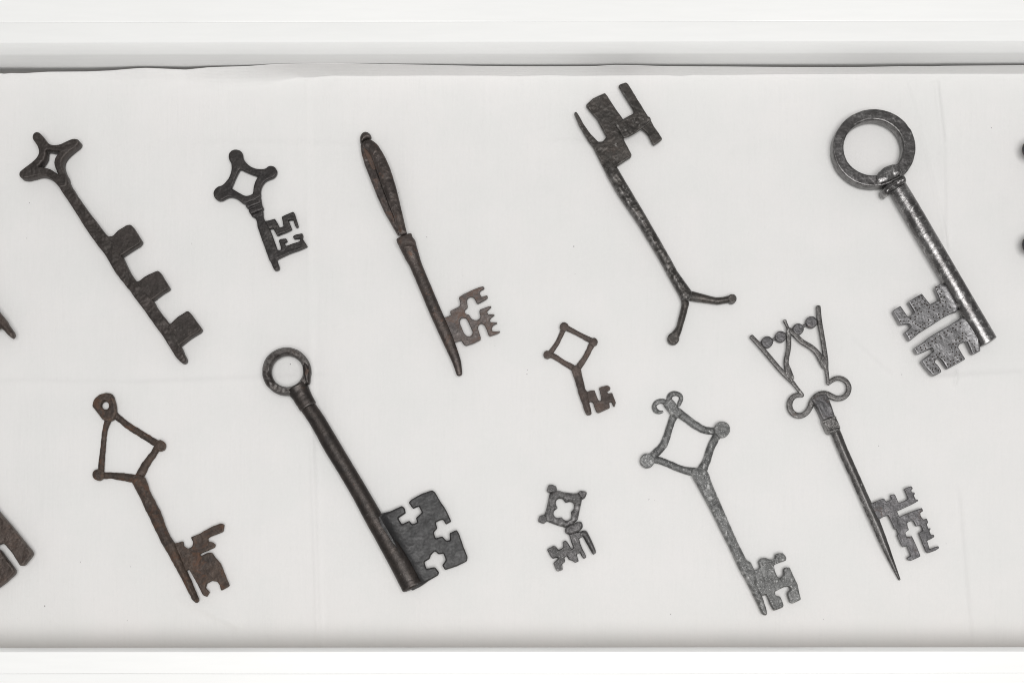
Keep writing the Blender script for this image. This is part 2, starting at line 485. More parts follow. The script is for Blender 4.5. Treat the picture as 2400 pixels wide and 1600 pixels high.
KZ = 0.84               # how thick the keys are forged
def plate(key, name, cr, pts, T, zc, mat, b=None, e=None, holes=(), corner=2.5, jit=.35, rough=.0004, step=1.7, parent=None, pillow=False, seed=None, blend=None):
    """a forged flat piece from its outline: thickness T about height zc, edge rounding b (px), side half-height e"""
    seed = random.random() * 50 if seed is None else seed
    T, zc = T * KZ, zc * KZ
    e = e * KZ if e is not None else None
    ztop = zc + T / 2 * .7
    loops_px = []
    for k, lp in enumerate([pts] + list(holes)):
        q = resample(round_poly([cr(*p) for p in lp], corner), step)
        nn = loop_normals(q)
        off = np.array([noise.noise((x * .11, y * .11, seed)) * jit + noise.noise((x * .035, y * .035, seed + 9)) * jit * .7 for x, y in q])
        loops_px.append(q + nn * off[:, None])
    outer = loops_px[0]
    lo, hi = outer.min(0), outer.max(0)
    gx = np.arange(lo[0], hi[0], step * 1.1)
    gy = np.arange(lo[1], hi[1], step * .95)
    G = np.array([(x + (step * .55 if j % 2 else 0), y) for j, y in enumerate(gy) for x in gx])
    G = G[inside(G, loops_px)]
    d = dist_to(G, loops_px)
    if pillow:
        b = max(2.0, float(np.percentile(d, 98)) * 1.03)
    elif b is None:
        b = 3.0
    if e is None:
        e = T / 2 * (.12 if pillow else .55)
    keep = d > (step * .8 if pillow else max(step * .8, b * 1.12))
    G, d = G[keep], d[keep]
    extra = []
    if not pillow:
        for k, lp in enumerate(loops_px):
            nn = loop_normals(lp) * (1 if k == 0 else -1)
            for f in (.4, 1.0):
                c = lp + nn * (b * f)
                ok = inside(c, loops_px)
                c = c[ok]
                dd = dist_to(c, loops_px)
                extra.append(c[dd > b * f * .93])
        G = np.concatenate([G] + extra)
        d = dist_to(G, loops_px)
    P2, E = [], []
    for lp in loops_px:
        s0 = len(P2)
        P2 += [Vector((float(x), float(y))) for x, y in lp]
        E += [(s0 + i, s0 + (i + 1) % len(lp)) for i in range(len(lp))]
    P2 += [Vector((float(x), float(y))) for x, y in G]
    ov, oe, of, _, _, _ = delaunay_2d_cdt(P2, E, [], 0, 1e-4)
    ov = np.array([(v.x, v.y) for v in ov])
    tri = np.array([f for f in of if len(f) == 3])
    cen = ov[tri].mean(1)
    tri = tri[inside(cen, loops_px)]
    dd = dist_to(ov, loops_px)
    dn = np.clip(dd / b, 0, 1)
    prof = np.sqrt(np.clip(1 - (1 - dn) ** 2, 0, 1))
    hh = e + (T / 2 - e) * prof
    kk = S * (H - ztop) / H
    xy = np.stack([(ov[:, 0] - NX) * kk, (NY - ov[:, 1]) * kk], -1)
    zcv = np.full(len(ov), zc)
    lift = 0.0
    if blend is not None:                # top surface sweeps up into the round shank: (end, end, radius px, reach px, height m)
        (ax, ay), (bx, by), r_, w_, hgt = blend
        ax, ay = cr(ax, ay); bx, by = cr(bx, by)
        dv = np.array([bx - ax, by - ay]); dv = dv / np.linalg.norm(dv)
        q = ov - np.array([ax, ay])
        da = np.abs(q[:, 0] * dv[1] - q[:, 1] * dv[0])
        lift = hgt * KZ * np.exp(-np.clip(da - r_, 0, None) / w_) * np.clip(dd / 5, .3, 1)
    rz = np.array([noise.noise((x * .05, y * .05, seed)) * rough + noise.noise((x * .16, y * .16, seed + 4)) * rough * .45 for x, y in ov])
    zt = zcv + hh + lift + rz * np.clip(dd / 3, .25, 1)
    zb = zcv - hh
    zb = np.minimum(zb, zt - .0003)
    n = len(ov)
    V = np.concatenate([np.column_stack([xy, zt]), np.column_stack([xy, zb])])
    tri_ccw = []
    for a, b2, c in tri:
        ar = (xy[b2, 0] - xy[a, 0]) * (xy[c, 1] - xy[a, 1]) - (xy[b2, 1] - xy[a, 1]) * (xy[c, 0] - xy[a, 0])
        tri_ccw.append((a, b2, c) if ar > 0 else (a, c, b2))
    F = [tuple(int(i) for i in t) for t in tri_ccw]
    F += [(int(c) + n, int(b2) + n, int(a) + n) for a, b2, c in tri_ccw]
    ed = {}
    for a, b2, c in tri_ccw:
        for q in ((a, b2), (b2, c), (c, a)):
            ed[q] = 1
    for (a, b2) in ed:
        if (b2, a) not in ed:
            F.append((int(b2), int(a), int(a) + n, int(b2) + n))
    return link_mesh(name, V, F, mat, parent or key, key.location, True, 48)

def catmull(P_, per):
    P_ = [np.array(p, float) for p in P_]
    if len(P_) == 2:
        n = max(2, int(np.linalg.norm((P_[1] - P_[0])[:2]) / per))
        return [P_[0] + (P_[1] - P_[0]) * i / n for i in range(n + 1)]
    out = []
    Q = [2 * P_[0] - P_[1]] + P_ + [2 * P_[-1] - P_[-2]]
    for i in range(1, len(Q) - 2):
        p0, p1, p2, p3 = Q[i - 1:i + 3]
        n = max(2, int(np.linalg.norm((p2 - p1)[:2]) / per))
        for k in range(n):
            t = k / n
            out.append(.5 * ((2 * p1) + (-p0 + p2) * t + (2 * p0 - 5 * p1 + 4 * p2 - p3) * t * t + (-p0 + 3 * p1 - 3 * p2 + p3) * t ** 3))
    out.append(P_[-1])
    return out

def rod(key, name, cr, path, hw, mat, zc=None, flat=1.0, expo=2.0, segs=18, cap=.7, rough=.05, parent=None, seed=None, rot=0.0, base=0.0, per=1.8, closed=False, wide=1.0):
    """a bar swept along a path; hw = half widths (same unit as path), zc centre height(s) or None to rest on the cloth"""
    seed = random.random() * 50 if seed is None else seed
    if isinstance(hw, (int, float)):
        hw = [hw] * len(path)
    hw = [h * wide for h in hw]
    flat = flat / wide
    sc = 1.0 / (cr(1, 0)[0] - cr(0, 0)[0])
    n0 = len(path)
    zl = []
    for i in range(n0):
        r_ = hw[i] / sc * S
        z = base + r_ * flat if zc is None else (zc[i] if isinstance(zc, (list, tuple)) else zc)
        zl.append(z * KZ)
    ctrl = [(*cr(*path[i]), hw[i] / sc, zl[i] / S) for i in range(n0)]
    pts = np.array(catmull(ctrl, per))
    tan = np.gradient(pts[:, :2], axis=0)
    tan /= np.maximum(np.linalg.norm(tan, axis=1, keepdims=True), 1e-9)
    rings = []
    if not closed:
        # rounded ends
        st, en = pts[0], pts[-1]
        pre, post = [], []
        for a in (85, 65, 45, 25):
            c, s_ = math.cos(math.radians(a)), math.sin(math.radians(a))
            q = st.copy(); q[:2] -= tan[0] * st[2] * cap * s_; q[2] = max(st[2] * c, .05)
            pre.append((q, tan[0]))
        for a in (25, 45, 65, 85):
            c, s_ = math.cos(math.radians(a)), math.sin(math.radians(a))
            q = en.copy(); q[:2] += tan[-1] * en[2] * cap * s_; q[2] = max(en[2] * c, .05)
            post.append((q, tan[-1]))
        seq = pre + list(zip(pts, tan)) + post
    else:
        seq = list(zip(pts[:-1], tan[:-1]))
    V, F = [], []
    for q, t in seq:
        z = q[3] * S
        k = S * (H - z) / H
        cx, cy = (q[0] - NX) * k, (NY - q[1]) * k
        nx, ny = t[1], t[0]              # in-plane normal (rows run down, so y flips)
        r_ = q[2] * k
        for s_ in range(segs):
            a = 2 * math.pi * s_ / segs + rot
            ca, sa = math.cos(a), math.sin(a)
            m = (abs(ca) ** expo + abs(sa) ** expo) ** (-1 / expo)
            dx, dz = ca * m * r_, sa * m * r_ * flat * KZ
            nz = noise.noise((q[0] * .09 + ca * .8, q[1] * .09 + sa * .8, seed)) + .5 * noise.noise((q[0] * .25 + ca, q[1] * .25 + sa, seed + 3))
            f = 1 + rough * nz
            V.append((cx + nx * dx * f, cy + ny * dx * f, z + dz * f))
    m = len(seq)
    rng = m if closed else m - 1
    for i in range(rng):
        i2 = (i + 1) % m
        for s_ in range(segs):
            s2 = (s_ + 1) % segs
            F.append((i * segs + s_, i2 * segs + s_, i2 * segs + s2, i * segs + s2))
    if not closed:
        F.append(tuple(range(segs)))
        F.append(tuple((m - 1) * segs + s_ for s_ in range(segs - 1, -1, -1)))
    o = link_mesh(name, V, F, mat, parent or key, key.location, True, 50)
    bm_fix(o)
    return o

import bmesh
def bm_fix(o):
    bm = bmesh.new(); bm.from_mesh(o.data)
    bmesh.ops.recalc_face_normals(bm, faces=bm.faces)
    bm.to_mesh(o.data); bm.free()

def circ(cx, cy, rx, ry=None, n=28, ph=0.0, wob=0.0):
    ry = rx if ry is None else ry
    return [(cx + rx * math.cos(2 * math.pi * i / n + ph) * (1 + wob * noise.noise((i * .7, cx, 1))), cy + ry * math.sin(2 * math.pi * i / n + ph) * (1 + wob * noise.noise((i * .7, cy, 5)))) for i in range(n)]

GROUP = 'old iron keys laid out on the cloth'
def key_at(pxy, label):
    x, y = P(*pxy)
    k = empty('iron_key', (x, y, 0))
    tag(k, label, 'key', GROUP)
    return k

def knob(key, name, cr, c, r_, T, zc, mat, parent=None, disc=True, **kw):
    if disc:
        return plate(key, name, cr, circ(*c, r_, wob=.06), T, zc, mat, b=2.6, e=T * .3, corner=3, parent=parent, jit=.3, **kw)
    return plate(key, name, cr, circ(*c, r_, wob=.08), T, zc, mat, pillow=True, e=T * .28, corner=4, parent=parent, jit=.4, **kw)

# ================================================================ 1 star-bow key with three square bits
c = crop(20, 290, 2.7034)
k = key_at((240, 580), 'dark iron key with four-pointed star bow and three separate square bits')
bow = plate(k, 'bow', c, [(152, 95), (155, 68), (178, 50), (206, 64), (230, 100), (256, 131), (286, 139), (330, 132), (385, 105), (415, 96), (440, 100), (454, 120), (440, 142), (400, 172), (366, 202), (347, 228), (341, 262), (355, 305), (378, 350), (372, 400), (330, 412),
    (300, 378), (272, 350), (238, 332), (200, 327), (150, 341), (105, 350), (76, 343), (67, 320), (76, 300), (110, 275), (150, 246), (180, 216), (195, 186), (190, 152), (170, 120)],
    .014, .0072, M_star, b=4, e=.0048, corner=6, rough=.0007,
    holes=[[(240, 170), (262, 170), (290, 179), (328, 176), (302, 207), (289, 240), (296, 275), (318, 327), (290, 305), (262, 288), (225, 279), (188, 275), (214, 254), (234, 224), (240, 195)]])
plate(k, 'shaft', c, [(318, 330), (340, 318), (358, 320), (388, 384), (432, 455), (492, 540), (562, 630), (602, 685), (640, 722), (690, 790), (722, 845), (742, 890), (772, 945), (804, 992), (860, 1060), (918, 1122), (935, 1160), (970, 1205), (1015, 1262), (1055, 1330), (1088, 1405), (1105, 1445), (1127, 1490), (1125, 1505), (1112, 1515), (1094, 1512), (1070, 1490), (1030, 1430),
    (980, 1345), (930, 1280), (860, 1180), (800, 1100), (762, 1046), (755, 1042), (730, 1010), (680, 945), (620, 840), (560, 765), (480, 650), (400, 520), (325, 410), (300, 370)],
    .0122, .0066, M_star, b=3.2, e=.0040, corner=5, rough=.0009, jit=.6)
plate(k, 'bit', c, [(600, 720), (660, 712), (690, 680), (750, 642), (775, 640), (790, 655), (845, 745), (830, 765), (790, 790), (735, 825), (700, 850), (640, 815), (590, 740)], .0116, .0064, M_star, b=3, e=.0038, corner=4)
plate(k, 'bit', c, [(790, 1010), (835, 992), (860, 970), (900, 950), (945, 930), (960, 940), (1020, 1040), (1005, 1052), (960, 1080), (922, 1112), (900, 1122), (840, 1080), (780, 1015)], .0116, .0064, M_star, b=3, e=.0038, corner=3.5)
plate(k, 'bit', c, [(985, 1290), (1030, 1265), (1070, 1225), (1130, 1187), (1145, 1190), (1225, 1300), (1215, 1315), (1150, 1355), (1100, 1395), (1075, 1415), (1020, 1370), (975, 1300)], .0116, .0064, M_star, b=3, e=.0038, corner=3.5)

# ================================================================ 2 small flat key, three round knobs
c = crop(480, 330, 4.9)
k = key_at((610, 490), 'small black key with three round knobs on its lozenge bow and ringed neck')
plate(k, 'bow', c, [(645, 640), (640, 590), (645, 545), (665, 500), (700, 460), (740, 440), (790, 425), (825, 390), (831, 345), (810, 305), (770, 285), (730, 290), (700, 320), (650, 328), (590, 322), (530, 300), (485, 265), (450, 220), (438, 180), (430, 135), (400, 108), (355, 100), (310, 110), (278, 145), (271, 190), (285, 230), (305, 258), (308, 310), (300, 370), (275, 430), (235, 480), (195, 515), (150, 525), (115, 555), (97, 600), (110, 650), (150, 687), (195, 686), (235, 665), (275, 645), (320, 645), (365, 660), (405, 690), (430, 715), (460, 724), (560, 690)],
    .0066, .0042, M_small, b=2.6, e=.0018, corner=4, rough=.0003,
    holes=[[(405, 325), (500, 370), (612, 412), (580, 465), (562, 520), (553, 608), (520, 625), (475, 635), (440, 625), (380, 590), (303, 545), (335, 470), (365, 400)]])
col = plate(k, 'collar', c, [(462, 738), (642, 655), (652, 712), (500, 775), (478, 768)], .0078, .0044, M_small, b=3.5, corner=3)
plate(k, 'collar', c, [(503, 792), (650, 728), (676, 772), (662, 795), (530, 847), (508, 818)], .0080, .0045, M_small, b=3.5, corner=3)
plate(k, 'collar', c, [(525, 852), (667, 795), (674, 862), (600, 895), (548, 872)], .0072, .0042, M_small, b=3, corner=3)
plate(k, 'neck', c, [(455, 712), (640, 632), (650, 700), (672, 850), (560, 880), (500, 790)], .0054, .0038, M_small, b=3)
plate(k, 'shaft', c, [(550, 862), (667, 850), (682, 900), (702, 935), (748, 1015), (800, 1150), (835, 1255), (832, 1368), (836, 1390), (858, 1450), (855, 1476), (815, 1490), (795, 1480), (760, 1400), (740, 1370), (690, 1230), (640, 1090), (605, 985), (602, 940), (585, 897)], .0066, .0043, M_small, b=3, e=.0018, corner=3)
plate(k, 'bit', c, [(690, 922), (740, 915), (805, 895), (830, 935), (860, 998), (905, 985), (895, 930), (882, 875), (930, 850), (1015, 815), (1030, 830), (1045, 880), (1078, 985), (1050, 998), (1035, 970), (1015, 905), (960, 910), (1000, 1015), (940, 1045), (830, 1090), (785, 1005), (735, 1010)], .0060, .0042, M_small, b=1.6, e=.0020, corner=1.6, jit=.25)
plate(k, 'bit', c, [(820, 1250), (870, 1258), (876, 1230), (862, 1180), (850, 1145), (865, 1130), (935, 1122), (950, 1150), (915, 1170), (930, 1210), (1000, 1185), (1090, 1155), (1100, 1125), (1090, 1118), (1025, 1125), (1010, 1100), (1040, 1080), (1120, 1062), (1130, 1085), (1120, 1120), (1180, 1210), (1120, 1240), (980, 1290), (870, 1340), (815, 1372), (760, 1320)], .0060, .0042, M_small, b=1.6, e=.0020, corner=1.6, jit=.25)

# ================================================================ 3 long key with leaf-shaped bow seen on edge
c = crop(820, 290, 2.5705)
k = key_at((1000, 600), 'long brown key with narrow leaf-shaped handle and comb-toothed pierced bit')
# two halves of the upright loop: the lower limb (left) and the arched upper limb
plate(k, 'handle', c, [(64, 120), (68, 172), (87, 240), (122, 330), (162, 430), (207, 530), (247, 597), (287, 668), (310, 660), (296, 600), (262, 540), (225, 445), (180, 320), (140, 220), (100, 130)], .010, .0065, M_leaf, b=5, e=.003, corner=6, rough=.0003)
plate(k, 'handle', c, [(72, 112), (100, 94), (128, 94), (165, 122), (205, 186), (240, 260), (275, 370), (300, 470), (325, 580), (345, 662), (300, 672), (284, 620), (262, 550), (222, 450), (192, 370), (168, 300), (150, 245), (128, 190), (100, 150), (78, 138)], .011, .0125, M_leaf, pillow=True, e=.0030, corner=7, rough=.0004)
plate(k, 'rusty_inlay', c, [(80, 138), (100, 146), (128, 186), (148, 235), (158, 275), (136, 276), (118, 240), (92, 190)], .004, .0108, M_rustpatch, b=2, corner=4)
plate(k, 'curl', c, [(60, 112), (58, 76), (70, 51), (95, 42), (120, 55), (131, 76), (122, 89), (95, 96), (82, 110), (70, 122)], .012, .0105, M_leaf, pillow=True, corner=5)
plate(k, 'collar', c, [(277, 694), (310, 672), (370, 654), (376, 680), (396, 708), (390, 735), (300, 738), (290, 720)], .017, .0098, M_collar, pillow=True, e=.004, corner=4, rough=.0008)
rod(k, 'shaft', c, [(345, 722), (372, 792), (400, 858), (460, 1000), (530, 1165), (590, 1300), (640, 1425), (660, 1505)], [52, 45, 37, 36, 36, 34, 27, 18], M_leaf, zc=.0078, flat=.9, expo=2.3, segs=24, cap=.8, rough=.025)
c2 = crop(1020, 650, 8.711)
plate(k, 'bit', c2, [(110, 850), (180, 825), (320, 770), (305, 690), (330, 670), (460, 610), (505, 580), (515, 520), (485, 420), (495, 395), (600, 330), (750, 260), (900, 200), (980, 182), (1008, 215), (1000, 232), (940, 260), (900, 310), (945, 400), (1000, 380), (1060, 365), (1080, 400), (1060, 430), (960, 490), (870, 535), (845, 520), (810, 440), (770, 400), (715, 395), (665, 425), (645, 480), (665, 590), (655, 625), (615, 650), (600, 700), (625, 745), (690, 760), (740, 840), (800, 870), (860, 872), (910, 840), (925, 790), (900, 690), (915, 660), (1000, 625),
    (1130, 580), (1150, 600), (1130, 620), (1055, 690), (1080, 755), (1200, 750), (1215, 770), (1150, 810), (1115, 860), (1130, 915), (1260, 912), (1272, 935), (1200, 965), (1155, 1020), (1165, 1095), (1240, 1105), (1320, 1090), (1325, 1110), (1280, 1140), (1120, 1195), (1090, 1175), (1050, 1060), (1000, 960), (940, 935), (890, 960), (870, 1030), (900, 1130), (930, 1220), (925, 1270), (760, 1350), (630, 1388), (590, 1370), (530, 1280), (370, 1330), (280, 1340), (200, 1150)],
    .0056, .0062, M_leafbit, b=2, corner=1.6, jit=.2, step=1.4,
    holes=[[(500, 880), (530, 830), (590, 815), (640, 835), (670, 890), (720, 1000), (765, 1110), (755, 1170), (700, 1208), (640, 1195), (590, 1140), (540, 1030), (505, 940)]])

# ================================================================ 4 upturned fork-ended key with riveted blade
c = crop(1320, 170, 2.3757)
k = key_at((1530, 500), 'upturned dark key with riveted broad blade above and forked foot below')
head = plate(k, 'bit', c, [(60, 225), (72, 218), (85, 235), (115, 290), (150, 340), (195, 385), (220, 385), (242, 358), (225, 328), (190, 262), (130, 190), (128, 180), (165, 145), (232, 114), (245, 130), (290, 200), (333, 260), (360, 310), (336, 372), (382, 460), (375, 472), (345, 490), (298, 522), (304, 545), (320, 590), (275, 615), (230, 540), (200, 480), (170, 420), (140, 380), (90, 295)], .0062, .0062, M_fork, b=2.6, corner=2.5, rough=.0005)
plate(k, 'prong', c, [(307, 75), (320, 65), (350, 55), (362, 65), (410, 145), (460, 225), (490, 272), (507, 303), (530, 335), (553, 370), (540, 380), (505, 405), (495, 395), (470, 345), (445, 320), (410, 305), (360, 300), (300, 290), (330, 262), (385, 232), (394, 222), (385, 200), (350, 145)], .0060, .0064, M_fork, b=2.6, corner=2.5)
strap = plate(k, 'strap', c, [(288, 290), (335, 264), (400, 242), (455, 237), (485, 250), (490, 272), (470, 290), (420, 325), (370, 355), (338, 365), (310, 320)], .0036, .0102, M_fork, b=2.2, corner=3, rough=.0007)
for cc, rr in (((347, 312), 15), ((411, 267), 19)):
    plate(k, 'rivet', c, circ(*cc, rr, n=14, wob=.2), .0026, .0124, M_fork, pillow=True, parent=strap, step=1.2)
plate(k, 'shaft', c, [(236, 552), (262, 520), (302, 527), (350, 610), (440, 760), (545, 940), (640, 1110), (716, 1215), (722, 1245), (690, 1275), (662, 1268), (653, 1245), (600, 1150), (530, 1022), (420, 840), (310, 680)], .0115, .0064, M_forkshaft, b=9, e=.0022, corner=5, rough=.0006)
arm = plate(k, 'fork_arm', c, [(690, 1210), (716, 1215), (780, 1232), (850, 1250), (890, 1248), (925, 1238), (945, 1250), (925, 1277), (862, 1288), (780, 1277), (720, 1268), (694, 1264), (680, 1240)], .0088, .0056, M_fork, pillow=True, e=.0016, corner=5)
knob(k, 'knob', c, (941, 1258), 25, .0100, .0060, M_fork, parent=arm)
arm = plate(k, 'fork_arm', c, [(655, 1240), (690, 1235), (702, 1285), (683, 1360), (656, 1450), (640, 1490), (600, 1475), (602, 1448), (630, 1418), (645, 1360), (662, 1290)], .0088, .0056, M_fork, pillow=True, e=.0016, corner=5)
knob(k, 'knob', c, (614, 1480), 33, .0086, .0054, M_fork, parent=arm)

# ================================================================ 5 large polished ring key with pitted bit
c = crop(1930, 240, 2.3757)
k = key_at((2140, 570), 'large bright steel key with wide ring bow and speckled notched bit')
bow = plate(k, 'bow', c, circ(281, 256, 231, 216, 64, wob=.02), 0.0140, .0098, M_ringbow, b=3.6, e=.0052, corner=8, rough=.0003, holes=[circ(276, 254, 165, 154, 48, wob=.015)])
plate(k, 'lap', c, [(300, 395), (340, 360), (380, 345), (415, 345), (442, 385), (430, 405), (370, 436), (315, 455), (296, 436)], .011, .0150, M_ring, pillow=True, e=.003, corner=6, rough=.0006, parent=bow)
plate(k, 'collar', c, [(327, 482), (350, 462), (450, 403), (464, 430), (460, 447), (400, 485), (370, 502), (356, 519), (336, 510)], .0235, .0125, M_ring, pillow=True, e=.006, corner=4, rough=.0010)
rod(k, 'shaft', c, [(412, 474), (500, 624), (659, 896), (790, 1120), (915, 1334)], [51, 53, 53, 53, 54], M_ring, zc=.0098, flat=1.0, expo=2.0, segs=36, cap=.14, rough=.012)
c2 = crop(2080, 660, 6.5333)
BT, BZ = .0082, .0082
bit = plate(k, 'bit', c2, [(725, 92), (805, 35), (900, 60), (1080, 380), (1062, 460), (985, 480), (860, 545), (700, 650), (480, 790), (345, 905), (335, 900), (260, 775), (300, 750), (365, 690), (350, 655), (310, 640), (205, 658), (195, 650), (85, 455), (90, 440), (195, 372), (205, 385), (310, 540), (410, 480), (415, 465), (320, 310), (330, 300), (520, 185), (535, 200), (650, 350), (745, 300), (805, 285)], BT, BZ, M_ringbit, b=2, e=.0032, corner=1.8, rough=.0003, jit=.2, blend=((153, -1440), (1536, 924), 15, 6, .0034))
bit2 = plate(k, 'bit', c2, [(1200, 560), (1130, 545), (1060, 600), (950, 670), (800, 755), (640, 850), (540, 935), (415, 1015), (410, 1030), (450, 1100), (470, 1108), (560, 1070), (690, 1010), (715, 1060), (600, 1145), (520, 1210), (530, 1235), (600, 1330), (680, 1420), (720, 1438), (825, 1385), (815, 1350), (770, 1280), (720, 1235), (745, 1180), (800, 1165), (840, 1210), (920, 1335), (1185, 1190), (1180, 1170), (1080, 1010), (1090, 970), (1150, 925), (1215, 915), (1300, 1105), (1320, 1110), (1420, 1060), (1400, 850)], BT, BZ, M_ringbit, b=2, e=.0032, corner=1.8, rough=.0003, jit=.2, blend=((153, -1440), (1536, 924), 15, 6, .0034))
DOTS = [(745, 85), (790, 85), (768, 125), (825, 155), (805, 188), (820, 238), (868, 238), (848, 290), (890, 308), (800, 290), (808, 320), (845, 370), (758, 358), (775, 405), (705, 385), (640, 397), (712, 437), (632, 462), (607, 358), (568, 340), (530, 352), (575, 297), (533, 257), (500, 305), (483, 237), (520, 217), (430, 283), (374, 315), (452, 337), (402, 358), (430, 405), (487, 402), (455, 440), (515, 460), (472, 490), (423, 537), (350, 565), (423, 577), (380, 622), (318, 607), (252, 605), (200, 605), (265, 545), (433, 645), (465, 662), (540, 660), (568, 638), (632, 650), (628, 587), (723, 602), (705, 542), (793, 552), (785, 500), (850, 503), (928, 464), (868, 455), (960, 395), (500, 690), (560, 712), (437, 752), (485, 765), (368, 783), (325, 812), (415, 812), (360, 850),
        (1113, 640), (1050, 658), (1113, 697), (1003, 712), (1040, 738), (922, 750), (980, 775), (870, 782), (900, 820), (803, 828), (820, 868), (735, 868), (683, 912), (735, 930), (627, 943), (660, 975), (562, 973), (507, 1005), (450, 1035), (527, 1045), (585, 1023), (1150, 790), (1203, 803), (1150, 828), (1203, 860), (1087, 858), (1147, 870), (1048, 893), (1105, 912), (1003, 955), (1050, 955), (942, 962), (982, 1010), (1040, 1005), (995, 1077), (1057, 1075), (1032, 1132), (1103, 1120), (1067, 1167), (1133, 1180), (1008, 1202), (1080, 1215), (965, 1218), (925, 1178), (875, 1198), (923, 1263), (1018, 1248), (968, 1280), (868, 1137), (828, 1157), (770, 1150), (800, 1097), (752, 1122), (687, 1153), (715, 1190), (650, 1195), (597, 1232), (618, 1275), (700, 1268), (652, 1327), (690, 1345), (738, 1327), (780, 1358), (697, 1380), (1257, 903), (1295, 950), (1328, 943), (1328, 1000), (1350, 1055)]
Vp, Fp = [], []
for (u, v) in DOTS:
    xx, yy = c2(u, v)
    zt = (BZ + BT / 2) * KZ
    X0, Y0 = P(xx, yy, zt)
    rr = (9.5 + random.random() * 4) / 6.5333 * S
    b0 = len(Vp)
    for (f, dz) in ((1.0, -.0012), (1.0, .00030), (.55, .00034)):
        for q in range(8):
            a = q * math.pi / 4 + random.random() * .3
            Vp.append((X0 + rr * f * math.cos(a), Y0 + rr * f * math.sin(a), zt + dz))
    for L in range(2):
        for q in range(8):
            Fp.append((b0 + L * 8 + q, b0 + L * 8 + (q + 1) % 8, b0 + L * 8 + 8 + (q + 1) % 8, b0 + L * 8 + 8 + q))
    Fp.append(tuple(b0 + 16 + q for q in range(8)))
pits = link_mesh('punch_marks', Vp, Fp, M_pit, bit2, k.location, False)
pits['kind'] = 'stuff'

# ================================================================ 6 rusty kite-bow key
c = crop(190, 900, 2.9585)
k = key_at((380, 1160), 'rusty brown key with kite-shaped wire bow and pierced hanging eye')
eye = plate(k, 'eye', c, [(78, 128), (95, 96), (130, 70), (180, 58), (210, 65), (228, 95), (240, 140), (247, 190), (228, 242), (195, 258), (150, 248), (125, 215), (100, 180), (76, 155)], .0075, .0048, M_kite, b=5, e=.0016, corner=4, jit=.9, rough=.0009, holes=[circ(166, 148, 28, n=16)])
kr = dict(rough=.13, flat=.85)
bow = rod(k, 'bow', c, [(190, 235), (165, 330), (150, 470), (138, 600)], [26, 19, 20, 23], M_kite, **kr)
rod(k, 'bow', c, [(215, 200), (262, 235), (330, 290), (420, 347), (530, 415)], [30, 22, 23, 24, 24], M_kite, **kr)
rod(k, 'bow', c, [(540, 425), (505, 480), (460, 540), (405, 640)], [28, 24, 27, 32], M_kite, **kr)
rod(k, 'bow', c, [(120, 632), (200, 633), (270, 640), (375, 655)], [28, 22, 25, 28], M_kite, **kr)
knob(k, 'knob', c, (543, 424), 38, .0105, .0060, M_kite, disc=False)
knob(k, 'knob', c, (116, 626), 39, .0105, .0060, M_kite, disc=False)
plate(k, 'shaft', c, [(345, 672), (352, 640), (400, 622), (440, 645), (470, 740), (540, 870), (580, 980), (610, 1050), (650, 1110), (700, 1230), (736, 1310), (770, 1390), (810, 1480), (814, 1500), (795, 1518), (765, 1490), (700, 1360), (640, 1250), (560, 1110), (490, 970), (400, 775)], .0125, .0068, M_kite, pillow=True, e=.0012, corner=5, jit=.9, rough=.0011)
plate(k, 'bit', c, [(620, 1120), (645, 1105), (705, 1087), (710, 1120), (740, 1140), (770, 1125), (778, 1095), (760, 1060), (820, 1035), (900, 990), (970, 962), (992, 972), (985, 1020), (920, 1045), (878, 1065), (880, 1090), (910, 1092), (930, 1110), (925, 1130), (880, 1150), (820, 1175), (828, 1192), (870, 1170), (905, 1165), (930, 1200), (965, 1240), (985, 1290), (1005, 1340), (1028, 1395), (970, 1430), (960, 1390), (945, 1368), (905, 1362), (870, 1380), (862, 1410), (890, 1440), (870, 1472), (845, 1460), (810, 1390), (770, 1320), (748, 1282), (722, 1295), (680, 1290), (640, 1200)], .0060, .0056, M_kite, b=2.2, corner=2, jit=.55, rough=.0007)

# ================================================================ 7 biggest black ring key with cross-cut bit
c = crop(590, 790, 2.529)
k = key_at((840, 1090), 'biggest black key with thick tapered shank and cross-shaped cuts in its bit')
bow = plate(k, 'bow', c, circ(204, 200, 145, 142, 56, wob=.02), .0150, .0098, M_big, b=11, e=.0026, corner=8, rough=.0005, holes=[circ(208, 199, 95, 94, 40, wob=.02)])
plate(k, 'lap', c, [(300, 148), (318, 137), (342, 165), (348, 215), (344, 280), (312, 275), (303, 220), (300, 180)], .010, .0125, M_big, pillow=True, corner=6, parent=bow)
plate(k, 'rust_patch', c, [(318, 190), (335, 185), (338, 205), (326, 222), (314, 225)], .0020, .0172, M_rustpatch, pillow=True, corner=3, parent=bow, jit=.8, step=1.2)
rod(k, 'neck', c, [(268, 296), (296, 345), (334, 412)], [66, 58, 53], M_big, zc=[.0096, .0098, .0102], flat=.92, expo=2.2, segs=28, cap=.2, rough=.03)
rod(k, 'shaft', c, [(330, 408), (395, 505), (475, 645), (560, 785), (640, 920), (715, 1055), (802, 1204), (884, 1347), (952, 1476)], [47, 48, 51, 50, 51, 54, 58, 63, 65], M_big, zc=.0092, flat=.95, expo=2.1, segs=36, cap=.22, rough=.012)
